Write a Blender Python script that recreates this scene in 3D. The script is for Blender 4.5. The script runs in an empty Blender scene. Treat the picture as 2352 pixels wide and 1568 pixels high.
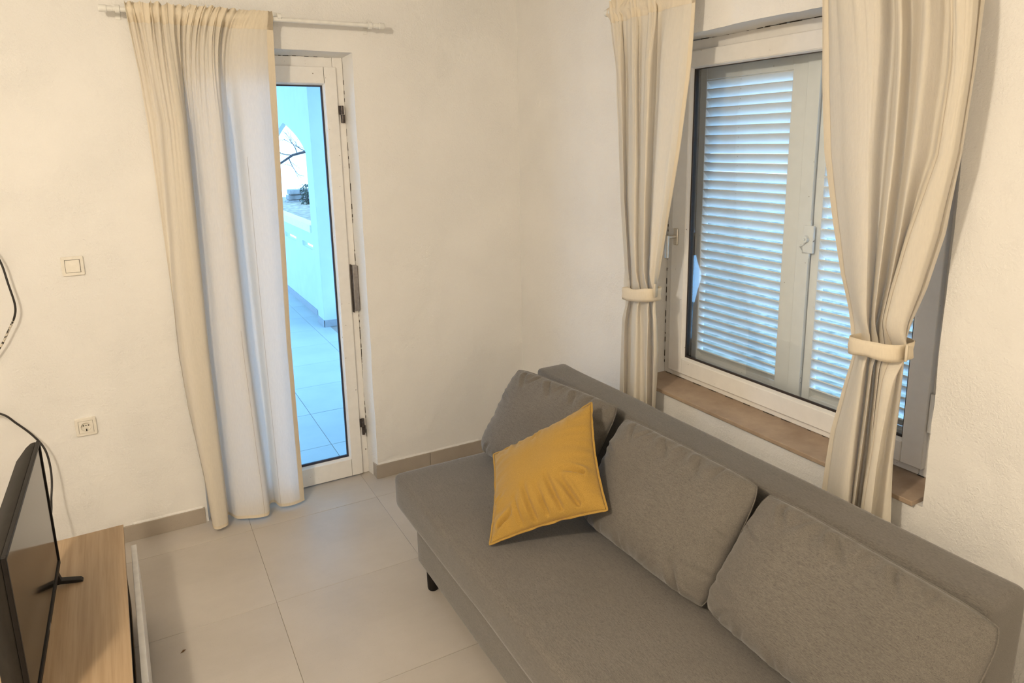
import bpy, bmesh, math, random
from mathutils import Vector, Matrix, noise
random.seed(7)
C = bpy.context.scene.collection
SC = bpy.context.scene

# ------------------------------------------------------------------ camera
F_PX, PITCH, YAW, ROLL = 1586.6, 0.2071579, 0.4992691, 0.0191054
cam_d = bpy.data.cameras.new('camera')
cam = bpy.data.objects.new('camera', cam_d); C.objects.link(cam)
cy_, sy_ = math.cos(YAW), math.sin(YAW)
fw = Vector((sy_*math.cos(PITCH), cy_*math.cos(PITCH), -math.sin(PITCH)))
rt = Vector((cy_, -sy_, 0)); dn = fw.cross(rt)
r2 = math.cos(ROLL)*rt + math.sin(ROLL)*dn
d2 = -math.sin(ROLL)*rt + math.cos(ROLL)*dn
m = Matrix((r2, -d2, -fw)).transposed().to_4x4()
m.translation = Vector((-1.89035, -3.354225, 1.75))
cam.matrix_world = m
cam_d.sensor_fit = 'HORIZONTAL'; cam_d.sensor_width = 36.0
cam_d.lens = F_PX/2352*36.0
cam_d.shift_y = -124.47/2352
cam_d.clip_start = 0.02; cam_d.clip_end = 200
SC.camera = cam

# ------------------------------------------------------------------ world and lights
w = bpy.data.worlds.new('sky'); SC.world = w; w.use_nodes = True
bg = w.node_tree.nodes['Background']
bg.inputs[0].default_value = (0.30, 0.60, 1.0, 1)
bg.inputs[1].default_value = 5.2
SC.view_settings.view_transform = 'Standard'; SC.view_settings.look = 'None'
SC.view_settings.gamma = 1.0; SC.view_settings.use_curve_mapping = False
SC.view_settings.exposure = 0.05
ld = bpy.data.lights.new('room_lamp', 'POINT'); ld.energy = 112; ld.color = (1.0, 0.855, 0.655)
ld.shadow_soft_size = 0.07
lo = bpy.data.objects.new('room_lamp', ld); lo.location = (-2.80, -2.68, 2.45); C.objects.link(lo)
l2 = bpy.data.lights.new('kitchen_lamp', 'POINT'); l2.energy = 24; l2.color = (1.0, 0.83, 0.60)
l2.shadow_soft_size = 0.10
l2o = bpy.data.objects.new('kitchen_lamp', l2); l2o.location = (-1.41, -4.8, 1.47); C.objects.link(l2o)

# ------------------------------------------------------------------ materials
def nodes_of(name):
    mt = bpy.data.materials.new(name); mt.use_nodes = True
    nt = mt.node_tree; return mt, nt, nt.nodes['Principled BSDF']
def coords(nt, kind='Object', scale=(1,1,1)):
    tc = nt.nodes.new('ShaderNodeTexCoord'); mp = nt.nodes.new('ShaderNodeMapping')
    mp.inputs['Scale'].default_value = scale
    nt.links.new(tc.outputs[kind], mp.inputs[0]); return mp.outputs[0]
def noise_n(nt, vec, scale, detail=4, rough=0.55):
    n = nt.nodes.new('ShaderNodeTexNoise'); n.inputs['Scale'].default_value = scale
    n.inputs['Detail'].default_value = detail; n.inputs['Roughness'].default_value = rough
    nt.links.new(vec, n.inputs['Vector']); return n.outputs['Fac']
def ramp(nt, fac, stops):
    r = nt.nodes.new('ShaderNodeValToRGB'); e = r.color_ramp.elements
    while len(e) < len(stops): e.new(0.5)
    for q, (p, c) in zip(e, stops): q.position = p; q.color = (*c, 1)
    nt.links.new(fac, r.inputs[0]); return r.outputs[0]
def bump(nt, b, height, strength, dist, prev=None):
    n = nt.nodes.new('ShaderNodeBump'); n.inputs['Strength'].default_value = strength
    n.inputs['Distance'].default_value = dist; nt.links.new(height, n.inputs['Height'])
    if prev is not None: nt.links.new(prev, n.inputs['Normal'])
    nt.links.new(n.outputs[0], b.inputs['Normal']); return n.outputs[0]
def mix(nt, fac, a, b_):
    n = nt.nodes.new('ShaderNodeMix'); n.data_type = 'RGBA'
    if isinstance(fac, float): n.inputs[0].default_value = fac
    else: nt.links.new(fac, n.inputs[0])
    for i, v in ((6, a), (7, b_)):
        if isinstance(v, tuple): n.inputs[i].default_value = (*v, 1)
        else: nt.links.new(v, n.inputs[i])
    return n.outputs[2]
def plain(name, col, rough=0.5, metal=0.0, var=0.06, nscale=30, bmp=0.0, spec=0.5):
    mt, nt, b = nodes_of(name); v = coords(nt)
    f = noise_n(nt, v, nscale)
    lo_ = tuple(max(0, c*(1-var)) for c in col); hi = tuple(min(1, c*(1+var)) for c in col)
    nt.links.new(ramp(nt, f, [(0.3, lo_), (0.7, hi)]), b.inputs['Base Color'])
    b.inputs['Roughness'].default_value = rough; b.inputs['Metallic'].default_value = metal
    b.inputs['Specular IOR Level'].default_value = spec
    if bmp: bump(nt, b, f, bmp, 0.002)
    return mt
def plaster(name, col):
    mt, nt, b = nodes_of(name); v = coords(nt)
    big = noise_n(nt, v, 1.7, 3); mid = noise_n(nt, v, 9, 6, 0.6); fine = noise_n(nt, v, 120, 4, 0.65)
    patch = noise_n(nt, v, 3.1, 4, 0.7)
    a = tuple(c*0.94 for c in col)
    nt.links.new(ramp(nt, big, [(0.3, a), (0.7, col)]), b.inputs['Base Color'])
    b.inputs['Roughness'].default_value = 0.85; b.inputs['Specular IOR Level'].default_value = 0.25
    n1 = bump(nt, b, mid, 0.6, 0.014)
    mu = nt.nodes.new('ShaderNodeMath'); mu.operation = 'MULTIPLY'
    nt.links.new(fine, mu.inputs[0])
    nt.links.new(ramp(nt, patch, [(0.38, (0.2,)*3), (0.62, (1,)*3)]), mu.inputs[1])
    bump(nt, b, mu.outputs[0], 0.9, 0.0045, n1)
    return mt
def paint(name, col, rough=0.35):
    mt, nt, b = nodes_of(name); v = coords(nt)
    f = noise_n(nt, v, 26, 4); g = noise_n(nt, coords(nt, 'Object', (60, 60, 3)), 2.0, 3)
    spots = noise_n(nt, v, 75, 2, 0.4)
    base = ramp(nt, f, [(0.3, tuple(c*0.95 for c in col)), (0.7, col)])
    sp = ramp(nt, spots, [(0.755, (0, 0, 0)), (0.775, (1, 1, 1))])
    nt.links.new(mix(nt, sp, base, (0.30, 0.26, 0.22)), b.inputs['Base Color'])
    b.inputs['Roughness'].default_value = rough
    bump(nt, b, g, 0.12, 0.002)
    return mt
def tile_mat(name, a, c, rough, scale=2.2):
    mt, nt, b = nodes_of(name); v = coords(nt)
    f = noise_n(nt, v, scale, 6, 0.62); g = noise_n(nt, v, 260, 2, 0.5)
    st = noise_n(nt, coords(nt, 'Object', (1, 5, 1)), 5, 5, 0.6)
    c1 = ramp(nt, f, [(0.28, a), (0.72, c)])
    c2 = mix(nt, ramp(nt, st, [(0.45, (0,)*3), (0.8, (0.18,)*3)]), c1, tuple(min(1, q*1.08) for q in c))
    nt.links.new(mix(nt, ramp(nt, g, [(0.66, (0,)*3), (0.72, (0.35,)*3)]), c2, tuple(q*0.55 for q in a)), b.inputs['Base Color'])
    b.inputs['Roughness'].default_value = rough
    bump(nt, b, g, 0.06, 0.0008)
    return mt
def fabric(name, a, c, streak=(40, 600, 600), rough=0.95, sheen=0.25, bmp=0.35, mot=0.40):
    mt, nt, b = nodes_of(name)
    s1 = noise_n(nt, coords(nt, 'Object', streak), 1.0, 3, 0.65)
    s2 = noise_n(nt, coords(nt, 'Object'), 900, 2, 0.5)
    s3 = noise_n(nt, coords(nt, 'Object'), 4, 3)
    col = ramp(nt, s1, [(0.36, tuple(q*0.8 for q in a)), (0.64, tuple(q*1.18 for q in c))])
    s4 = noise_n(nt, coords(nt, 'Object', tuple(q*0.22 for q in streak)), 1.0, 4, 0.75)
    col = mix(nt, ramp(nt, s4, [(0.42, (0,)*3), (0.62, (mot,)*3)]), col, tuple(q*1.25 for q in c))
    col = mix(nt, ramp(nt, s3, [(0.3, (0,)*3), (0.8, (0.22,)*3)]), col, tuple(q*0.82 for q in a))
    nt.links.new(col, b.inputs['Base Color'])
    b.inputs['Roughness'].default_value = rough; b.inputs['Specular IOR Level'].default_value = 0.15
    b.inputs['Sheen Weight'].default_value = sheen; b.inputs['Sheen Roughness'].default_value = 0.5
    n1 = bump(nt, b, s3, 0.25, 0.012)
    bump(nt, b, s2, bmp, 0.0008, n1)
    return mt
def cloth(name, col, trans, tcol, bmp=0.25):
    mt, nt, b = nodes_of(name); out = nt.nodes['Material Output']
    v = coords(nt, 'Object', (260, 260, 40)); f = noise_n(nt, v, 1.0, 3)
    wr = noise_n(nt, coords(nt, 'Object', (1, 1, 0.55)), 13, 5, 0.65)
    nt.links.new(ramp(nt, f, [(0.3, tuple(q*0.93 for q in col)), (0.7, col)]), b.inputs['Base Color'])
    b.inputs['Roughness'].default_value = 0.9; b.inputs['Specular IOR Level'].default_value = 0.1
    n = bump(nt, b, wr, bmp, 0.012)
    tr = nt.nodes.new('ShaderNodeBsdfTranslucent'); tr.inputs[0].default_value = (*tcol, 1)
    nt.links.new(n, tr.inputs['Normal'])
    mx = nt.nodes.new('ShaderNodeMixShader'); mx.inputs[0].default_value = trans
    nt.links.new(b.outputs[0], mx.inputs[1]); nt.links.new(tr.outputs[0], mx.inputs[2])
    nt.links.new(mx.outputs[0], out.inputs[0]); return mt
def wood(name, a, c, d):
    mt, nt, b = nodes_of(name)
    s1 = noise_n(nt, coords(nt, 'Object', (38, 1.1, 38)), 1.0, 5, 0.6)
    s2 = noise_n(nt, coords(nt, 'Object', (220, 5, 220)), 1.0, 3, 0.6)
    col = ramp(nt, s1, [(0.28, a), (0.5, c), (0.74, d)])
    nt.links.new(mix(nt, ramp(nt, s2, [(0.5, (0,)*3), (0.7, (0.45,)*3)]), col, a), b.inputs['Base Color'])
    b.inputs['Roughness'].default_value = 0.42
    bump(nt, b, s2, 0.1, 0.0008); return mt
def glass(name, tint=(1, 1, 1), refl=0.12):
    mt, nt, b = nodes_of(name); nt.nodes.remove(b); out = nt.nodes['Material Output']
    t = nt.nodes.new('ShaderNodeBsdfTransparent'); t.inputs[0].default_value = (*tint, 1)
    g = nt.nodes.new('ShaderNodeBsdfGlossy'); g.inputs['Roughness'].default_value = 0.02
    fr = nt.nodes.new('ShaderNodeFresnel'); fr.inputs[0].default_value = 1.45
    mu = nt.nodes.new('ShaderNodeMath'); mu.operation = 'MULTIPLY'; mu.inputs[1].default_value = refl*8
    nt.links.new(fr.outputs[0], mu.inputs[0])
    mx = nt.nodes.new('ShaderNodeMixShader')
    nt.links.new(mu.outputs[0], mx.inputs[0]); nt.links.new(t.outputs[0], mx.inputs[1]); nt.links.new(g.outputs[0], mx.inputs[2])
    nt.links.new(mx.outputs[0], out.inputs[0]); return mt

M = dict(
    plaster=plaster('white_plaster', (0.86, 0.845, 0.82)),
    ceil=plaster('ceiling_paint', (0.90, 0.885, 0.86)),
    tile=tile_mat('greige_porcelain', (0.43, 0.39, 0.345), (0.52, 0.475, 0.425), 0.36),
    grout=plain('grout', (0.30, 0.265, 0.23), 0.9),
    skirt=tile_mat('skirting_tile', (0.33, 0.285, 0.235), (0.40, 0.35, 0.295), 0.45, 4),
    paint=paint('cream_gloss_paint', (0.86, 0.84, 0.81)),
    shutpaint=paint('shutter_paint', (0.90, 0.885, 0.86), 0.5),
    brown=plain('dark_brown_paint', (0.030, 0.020, 0.017), 0.45, var=0.25),
    crack=plain('dark_crack', (0.05, 0.04, 0.03), 0.9),
    gasket=plain('glazing_gasket', (0.03, 0.035, 0.06), 0.6),
    glass=glass('clear_glass', (0.97, 0.99, 1.0), 0.045),
    steel=plain('dull_steel', (0.36, 0.34, 0.33), 0.38, 0.9, 0.15, 60),
    darksteel=plain('tarnished_steel', (0.10, 0.085, 0.08), 0.4, 0.8, 0.4, 60),
    alu=plain('brushed_aluminium', (0.66, 0.62, 0.55), 0.33, 0.85, 0.05),
    sill=tile_mat('brown_stone', (0.30, 0.21, 0.145), (0.48, 0.37, 0.27), 0.5, 7),
    rod=plain('white_enamel', (0.80, 0.79, 0.75), 0.4),
    curtain=cloth('cream_cotton', (0.88, 0.80, 0.66), 0.30, (0.82, 0.80, 0.80)),
    hem=cloth('doubled_cotton', (0.84, 0.74, 0.58), 0.10, (0.75, 0.68, 0.6), 0.1),
    stitch=plain('thread', (0.62, 0.53, 0.42), 0.9),
    grey=fabric('grey_brown_weave', (0.108, 0.098, 0.086), (0.172, 0.156, 0.136), (1500, 130, 1500)),
    cush=fabric('cushion_weave', (0.108, 0.098, 0.086), (0.172, 0.156, 0.136), (1400, 120, 1400)),
    mustard=fabric('mustard_cotton', (0.355, 0.212, 0.046), (0.425, 0.258, 0.058), (900, 900, 900), bmp=0.15, mot=0.04),
    black=plain('black_plastic', (0.012, 0.010, 0.009), 0.45, var=0.2, spec=0.16),
    tvback=plain('tv_housing', (0.020, 0.017, 0.014), 0.55, var=0.2, spec=0.12),
    screen=plain('screen_glass', (0.008, 0.007, 0.006), 0.10, var=0.05, spec=0.42),
    oak=wood('oak_veneer', (0.30, 0.195, 0.105), (0.40, 0.280, 0.165), (0.48, 0.350, 0.220)),
    white=plain('white_lacquer', (0.86, 0.84, 0.81), 0.35),
    switch=plain('switch_plastic', (0.80, 0.76, 0.68), 0.28),
    hole=plain('socket_hole', (0.02, 0.015, 0.01), 0.8),
    cable=plain('black_cable', (0.018, 0.015, 0.013), 0.4),
    coping=plain('white_coping', (0.82, 0.84, 0.84), 0.8),
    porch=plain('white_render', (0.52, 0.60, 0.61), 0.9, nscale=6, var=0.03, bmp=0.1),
    ptile=tile_mat('porch_tile', (0.36, 0.41, 0.41), (0.44, 0.49, 0.49), 0.45),
    pskirt=plain('porch_skirting', (0.30, 0.31, 0.33), 0.5),
    soil=plain('leaf_litter', (0.26, 0.23, 0.17), 0.95, var=0.5, nscale=9, bmp=0.6),
    stone=plain('field_stone', (0.25, 0.25, 0.25), 0.9, var=0.3, nscale=9, bmp=0.5),
    bark=plain('bark', (0.06, 0.055, 0.06), 0.9, var=0.3),
    leaf=plain('dark_leaf', (0.05, 0.08, 0.06), 0.7, var=0.4),
    litter=plain('dry_leaf', (0.16, 0.08, 0.03), 0.8, var=0.3),
)
def cable_mat():
    mt, nt, b = nodes_of('paint_spattered_cable'); v = coords(nt)
    sx = nt.nodes.new('ShaderNodeSeparateXYZ'); nt.links.new(v, sx.inputs[0])
    mr = nt.nodes.new('ShaderNodeMapRange')
    mr.inputs['From Min'].default_value = 1.09; mr.inputs['From Max'].default_value = 1.13
    mr.inputs['To Min'].default_value = 0.24; mr.inputs['To Max'].default_value = -0.5
    nt.links.new(sx.outputs[2], mr.inputs['Value'])
    f = noise_n(nt, v, 75, 3, 0.7)
    ad = nt.nodes.new('ShaderNodeMath'); nt.links.new(f, ad.inputs[0]); nt.links.new(mr.outputs[0], ad.inputs[1])
    nt.links.new(ramp(nt, ad.outputs[0], [(0.66, (0.018, 0.015, 0.013)), (0.72, (0.68, 0.62, 0.52))]), b.inputs['Base Color'])
    b.inputs['Roughness'].default_value = 0.5; return mt
M['spatter'] = cable_mat()

# ------------------------------------------------------------------ mesh helpers
class MB:
    def __init__(s): s.v = []; s.f = []
    def add(s, v, f):
        o = len(s.v); s.v += [tuple(p) for p in v]; s.f += [tuple(i+o for i in q) for q in f]; return s
    def box(s, x0, x1, y0, y1, z0, z1, mat=None):
        v = [(x, y, z) for x in (x0, x1) for y in (y0, y1) for z in (z0, z1)]
        if mat is not None: v = [tuple(mat @ Vector(p)) for p in v]
        return s.add(v, [(0,1,3,2),(4,6,7,5),(0,4,5,1),(2,3,7,6),(0,2,6,4),(1,5,7,3)])
    def tube(s, pts, r, n=10, caps=True):
        pts = [Vector(p) for p in pts]; rs = r if isinstance(r, (list, tuple)) else [r]*len(pts)
        base = len(s.v); up = None
        for i, p in enumerate(pts):
            t = (pts[min(i+1, len(pts)-1)]-pts[max(i-1, 0)])
            if t.length < 1e-9: t = Vector((0, 0, 1))
            t.normalize()
            if up is None:
                up = Vector((0, 0, 1)) if abs(t.z) < 0.9 else Vector((1, 0, 0))
            a = up - t*up.dot(t)
            if a.length < 1e-6: a = t.orthogonal()
            a.normalize(); up = a; b = t.cross(a)
            for k in range(n):
                q = 2*math.pi*k/n; s.v.append(tuple(p + (a*math.cos(q)+b*math.sin(q))*rs[i]))
        for i in range(len(pts)-1):
            for k in range(n):
                a0 = base+i*n+k; a1 = base+i*n+(k+1) % n
                s.f.append((a0, a1, a1+n, a0+n))
        if caps:
            s.f.append(tuple(base+k for k in range(n))[::-1]); e = base+(len(pts)-1)*n
            s.f.append(tuple(e+k for k in range(n)))
        return s
    def prism(s, poly, axis, a, b):
        def P(p, h):
            q = list(p); q.insert(axis, h); return tuple(q)
        n = len(poly)
        v = [P(p, a) for p in poly]+[P(p, b) for p in poly]
        return s.add(v, [tuple(range(n)), tuple(range(2*n-1, n-1, -1))]+[(i, i+n, (i+1) % n+n, (i+1) % n) for i in range(n)])
def finish(name, me, mat, parent=None, smooth=False, bevel=0, bseg=2, sub=0, recalc=True):
    bm = bmesh.new(); bm.from_mesh(me)
    if recalc: bmesh.ops.recalc_face_normals(bm, faces=bm.faces)
    bm.to_mesh(me); bm.free()
    me.materials.append(mat)
    o = bpy.data.objects.new(name, me); C.objects.link(o)
    if smooth:
        me.polygons.foreach_set('use_smooth', [True]*len(me.polygons))
    if bevel:
        b = o.modifiers.new('bevel', 'BEVEL'); b.width = bevel; b.segments = bseg; b.limit_method = 'ANGLE'; b.angle_limit = math.radians(40)
        me.polygons.foreach_set('use_smooth', [True]*len(me.polygons))
        b.harden_normals = False
        wn = o.modifiers.new('wn', 'WEIGHTED_NORMAL'); wn.keep_sharp = False
    if sub:
        q = o.modifiers.new('sub', 'SUBSURF'); q.levels = sub; q.render_levels = sub
    if parent is not None: attach(o, parent)
    return o
def attach(o, parent):
    o.parent = parent
    o.matrix_parent_inverse = world_of(parent).inverted()
def world_of(p):
    mt = p.matrix_basis.copy()
    if p.parent: mt = world_of(p.parent) @ p.matrix_parent_inverse @ mt
    return mt
def build(mb, name, mat, parent=None, **k):
    me = bpy.data.meshes.new(name); me.from_pydata(mb.v, [], mb.f); me.update()
    return finish(name, me, mat, parent, **k)
def rbox(name, mat, b, parent=None, bevel=0.002, **k):
    mb = MB(); mb.box(*b); return build(mb, name, mat, parent, bevel=bevel, **k)
def empty(name, loc=(0, 0, 0), rz=0.0):
    o = bpy.data.objects.new(name, None); C.objects.link(o); o.location = loc; o.rotation_euler.z = rz
    o.empty_display_size = 0.1; return o
def tag(o, label, cat, group=None, kind=None):
    o['label'] = label; o['category'] = cat
    if group: o['group'] = group
    if kind: o['kind'] = kind
    return o
def struct(o, label=None):
    o['kind'] = 'structure'
    if label: o['label'] = label
    return o
def sm(a, b, t):
    t = min(1, max(0, (t-a)/(b-a))); return t*t*(3-2*t)

# ------------------------------------------------------------------ room shell
def wall_mesh(name, mat, tow, ua, ub, za, zb, op, dep, back=None, d1=0.1, seed=0, amp=0.004):
    """plastered wall with a real opening; op = (u0,u1,w0,w1); back = opening at depth d1; tow(u, d, z) -> world"""
    def lines(a, b, e0, e1, step):
        out = []
        for s, t, h in ((a, e0, 0.4), (e0, e1, step), (e1, b, 0.4)):
            n = max(1, int(round((t-s)/h)))
            if t-s < 1e-6: continue
            out += [s+(t-s)*i/n for i in range(n)]
        return out+[b]
    u0, u1, w0, w1 = op; b0, b1, c0, c1 = back or op
    us = lines(ua, ub, u0, u1, 0.045); zs = lines(za, zb, w0, w1, 0.045)
    mb = MB(); idx = {}
    def jit(u, z):
        if abs(u-u0) < 1e-6 or abs(u-u1) < 1e-6 or abs(z-w0) < 1e-6 or abs(z-w1) < 1e-6:
            if u0-1e-6 <= u <= u1+1e-6 and w0-1e-6 <= z <= w1+1e-6:
                a = noise.noise(Vector((u*5, z*5, seed)))+0.35*noise.noise(Vector((u*22, z*22, seed+3)))
                b = noise.noise(Vector((u*5, z*5, seed+9)))+0.35*noise.noise(Vector((u*22, z*22, seed+5)))
                du = a*amp if (abs(u-u0) < 1e-6 or abs(u-u1) < 1e-6) else 0
                dz = b*amp*1.4 if ((abs(z-w0) < 1e-6 and w0 > za) or abs(z-w1) < 1e-6) else 0
                return u+du, z+dz
        return u, z
    def V(u, z, lay):
        k = (round(u, 5), round(z, 5), lay)
        if k not in idx:
            a, b = jit(u, z)
            if lay == 1 or lay == 2:
                a = b0 + (a-u0)*(b1-b0)/(u1-u0); b = c0+(b-w0)*(c1-c0)/(w1-w0)
            d = (0, d1, dep, dep)[lay]
            mb.v.append(tow(a, d, b)); idx[k] = len(mb.v)-1
        return idx[k]
    for lay in (0, 3):
        for i in range(len(us)-1):
            for j in range(len(zs)-1):
                uc = (us[i]+us[i+1])/2; zc = (zs[j]+zs[j+1])/2
                if u0 < uc < u1 and w0 < zc < w1: continue
                mb.f.append((V(us[i], zs[j], lay), V(us[i+1], zs[j], lay), V(us[i+1], zs[j+1], lay), V(us[i], zs[j+1], lay)))
    ring = []
    iu = [u for u in us if u0-1e-6 <= u <= u1+1e-6]; iz = [z for z in zs if w0-1e-6 <= z <= w1+1e-6]
    path = [(u0, z) for z in iz]+[(u, w1) for u in iu[1:]]+[(u1, z) for z in iz[::-1][1:]]
    if w0 > za: path += [(u, w0) for u in iu[::-1][1:]]
    for (a, b) in zip(path[:-1], path[1:]):
        for l0, l1 in ((0, 1), (1, 2)):
            mb.f.append((V(*a, l0), V(*b, l0), V(*b, l1), V(*a, l1)))
        # layer 2 coincides with the back opening; layer 3 is the outer face
        mb.f.append((V(*a, 2), V(*b, 2), V(*b, 3), V(*a, 3)))
    for (a, b) in ((zs, 0), (zs, 1)):
        u = (us[0], us[-1])[b]
        for j in range(len(zs)-1):
            mb.f.append((V(u, zs[j], 0), V(u, zs[j+1], 0), V(u, zs[j+1], 3), V(u, zs[j], 3)))
    return struct(build(mb, name, mat))

ZC = 2.62
wall_mesh('wall_back', M['plaster'], lambda u, d, z: (u, d, z), -4.6, 0.34, -0.03, ZC+0.1, (-1.740, -0.897, -0.03, 2.178), 0.28,
          (-1.715, -0.918, -0.03, 2.164), 0.10, 1)
wall_mesh('wall_right', M['plaster'], lambda u, d, z: (d, u, z), -5.2, 0.0, -0.03, ZC+0.1, (-2.324, -1.040, 0.699, 2.134), 0.34,
          (-2.328, -1.045, 0.699, 2.134), 0.14, 4, 0.005)
struct(rbox('wall_left', M['plaster'], (-4.75, -4.6, -5.2, 0.0, -0.03, ZC+0.1), bevel=0))
struct(rbox('wall_front', M['plaster'], (-4.6, 0.0, -5.35, -5.2, -0.03, ZC+0.1), bevel=0))
struct(rbox('ceiling', M['ceil'], (-4.6, 0.0, -5.2, 0.0, ZC, ZC+0.1), bevel=0))
floor = struct(rbox('floor', M['grout'], (-4.6, 0.0, -5.2, 0.28, -0.06, -0.0018), bevel=0))
def tiles(parent, mat, x0s, y0s, size, z, clip, gap=0.0016, name='tile'):
    cache = {}
    for x in x0s:
        for y in y0s:
            a, b = max(x, clip[0])+gap/2, min(x+size, clip[1])-gap/2
            c, d = max(y, clip[2])+gap/2, min(y+size, clip[3])-gap/2
            if b-a < 0.02 or d-c < 0.02: continue
            key = (round(b-a, 4), round(d-c, 4))
            if key not in cache:
                mb = MB(); hx, hy = (b-a)/2, (d-c)/2; e = 0.0008
                v = [(-hx, -hy, -.009), (hx, -hy, -.009), (hx, hy, -.009), (-hx, hy, -.009),
                     (-hx, -hy, -e), (hx, -hy, -e), (hx, hy, -e), (-hx, hy, -e),
                     (-hx+e, -hy+e, 0), (hx-e, -hy+e, 0), (hx-e, hy-e, 0), (-hx+e, hy-e, 0)]
                mb.add(v, [(0, 3, 2, 1), (8, 9, 10, 11)]+[(i, (i+1) % 4, (i+1) % 4+4, i+4) for i in range(4)]+[(i+4, (i+1) % 4+4, (i+1) % 4+8, i+8) for i in range(4)])
                o = build(mb, name, mat); cache[key] = o
                o.data.name = name
            else:
                o = bpy.data.objects.new(name, cache[key].data); C.objects.link(o)
            o.location = ((a+b)/2, (c+d)/2, z+random.uniform(-0.0003, 0.0003))
            attach(o, parent)
tiles(floor, M['tile'], [-1.571+0.6*i for i in range(-6, 4)], [-0.192-0.6*j for j in range(-1, 10)], 0.6, 0.0, (-4.6, 0, -5.2, 0.28))

# skirting of cut tiles, with a short return into the door reveal
def skirting(name, segs):
    root = None
    for (x0, x1, y0, y1) in segs:
        mb = MB(); mb.box(x0, x1, y0, y1, 0.0, 0.0765)
        if root is None:
            root = struct(build(mb, name, M['skirt'], bevel=0.0012))
        else: build(mb, 'skirting_tile', M['skirt'], root, bevel=0.0012)
    return root
skirting('baseboard_back', [(-2.36, -1.752, -0.009, 0.002), (-2.965, -2.362, -0.009, 0.002), (-3.57, -2.967, -0.009, 0.002), (-4.17, -3.572, -0.009, 0.002), (-4.6, -4.172, -0.009, 0.002)])
skirting('baseboard_back', [(-0.909, -0.602, -0.009, 0.002), (-0.600, -0.010, -0.009, 0.002), (-0.909, -0.900, 0.002, 0.098)])
skirting('baseboard_right', [(-0.009, 0.002, -0.61-0.6*i, -0.012-0.6*i) for i in range(8)])
# lip of plaster left above the skirting
def plaster_lip(x0, x1):
    mb = MB(); n = int((x1-x0)/0.02); top = []
    for i in range(n+1):
        x = x0+(x1-x0)*i/n; h = 0.0785+0.004*noise.noise(Vector((x*9, 2, 0)))+0.002*noise.noise(Vector((x*40, 2, 0)))
        dd = 0.004+0.002*noise.noise(Vector((x*15, 7, 0)))
        top.append(((x, -dd, 0.0766), (x, -dd, h+0.004), (x, 0.001, h+0.008)))
    vs = [p for t in top for p in t]
    fs = []
    for i in range(n):
        for k in range(2): fs.append((i*3+k, i*3+3+k, i*3+4+k, i*3+1+k))
    mb.add(vs, fs)
    return mb
for a, b in ((-2.05, -1.76), (-0.895, -0.30)):
    struct(build(plaster_lip(a, b), 'trim_1' if a < -1 else 'trim_2', M['plaster'], smooth=True))

# ------------------------------------------------------------------ glazed door
def ring(mb, ax, a, b, u0, u1, z0, z1, wl, wr, wb, wt):
    """frame of four bars; ax 0: plane x, bars along y; ax 1: plane y, bars along x"""
    def bx(p0, p1, q0, q1):
        if ax == 1: mb.box(p0, p1, a, b, q0, q1)
        else: mb.box(a, b, p0, p1, q0, q1)
    bx(u0, u0+wl, z0, z1); bx(u1-wr, u1, z0, z1)
    bx(u0+wl+.0004, u1-wr-.0004, z1-wt, z1)
    if wb: bx(u0+wl+.0004, u1-wr-.0004, z0, z0+wb)
    return mb
door = empty('door_1', (-1.32, 0.12, 0)); struct(door)
build(ring(MB(), 1, 0.100, 0.175, -1.716, -0.9185, 0.0, 2.1635, 0.05, 0.05, 0, 0.06), 'door_frame', M['paint'], door, bevel=0.004)
leaf = build(ring(MB(), 1, 0.084, 0.140, -1.675, -0.957, 0.007, 2.117, 0.085, 0.058, 0.098, 0.076), 'door_leaf', M['paint'], door, bevel=0.003)
gx0, gx1, gz0, gz1 = -1.590, -1.015, 0.105, 2.041
def bead(mb, ax, f, bk, u0, u1, z0, z1, w):
    """sloping glazing bead from the face f down to depth bk, going inward by w"""
    def P(u, d, z): return (u, d, z) if ax == 1 else (d, u, z)
    o = [(u0, z0), (u1, z0), (u1, z1), (u0, z1)]; i = [(u0+w, z0+w), (u1-w, z0+w), (u1-w, z1-w), (u0+w, z1-w)]
    i2 = [(u0+w*.35, z0+w*.35), (u1-w*.35, z0+w*.35), (u1-w*.35, z1-w*.35), (u0+w*.35, z1-w*.35)]
    v = [P(u, f, z) for u, z in o]+[P(u, f, z) for u, z in i2]+[P(u, bk, z) for u, z in i]+[P(u, bk+.006, z) for u, z in o]
    fs = []
    for k in range(4):
        j = (k+1) % 4
        fs += [(k, j, j+4, k+4), (k+4, j+4, j+8, k+8), (k+8, j+8, j+12, k+12), (k+12, j+12, j, k)]
    return mb.add(v, fs)
build(bead(MB(), 1, 0.088, 0.104, gx0-.002, gx1+.002, gz0-.002, gz1+.002, 0.010), 'glazing_bead', M['paint'], leaf)
g = MB(); ring(g, 1, 0.104, 0.113, gx0, gx1, gz0, gz1, 0.017, 0.017, 0.020, 0.015); build(g, 'gasket', M['gasket'], leaf)
rbox('pane', M['glass'], (gx0+.004, gx1-.004, 0.1135, 0.1175, gz0+.004, gz1-.004), leaf, bevel=0)
g = MB(); g.box(-1.0165, -1.0157, 0.0838, 0.0842, 0.01, 0.104).box(-1.0165, -1.0155, 0.0836, 0.0842, 2.043, 2.116)
build(g, 'joint_line', M['crack'], leaf)
def hinge(z0, z1):
    mb = MB(); zm = z0+(z1-z0)*0.48
    mb.tube([(-0.9415, 0.080, zm+.001), (-0.9415, 0.080, z1)], 0.0090, 12); mb.tube([(-0.9405, 0.080, z0), (-0.9405, 0.080, zm-.001)], 0.0082, 12)
    mb.box(-0.9560, -0.9435, 0.082, 0.0845, zm, z1); mb.box(-0.936, -0.924, 0.0955, 0.1005, z0, zm)
    return build(mb, 'hinge', M['darksteel'], door)
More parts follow.
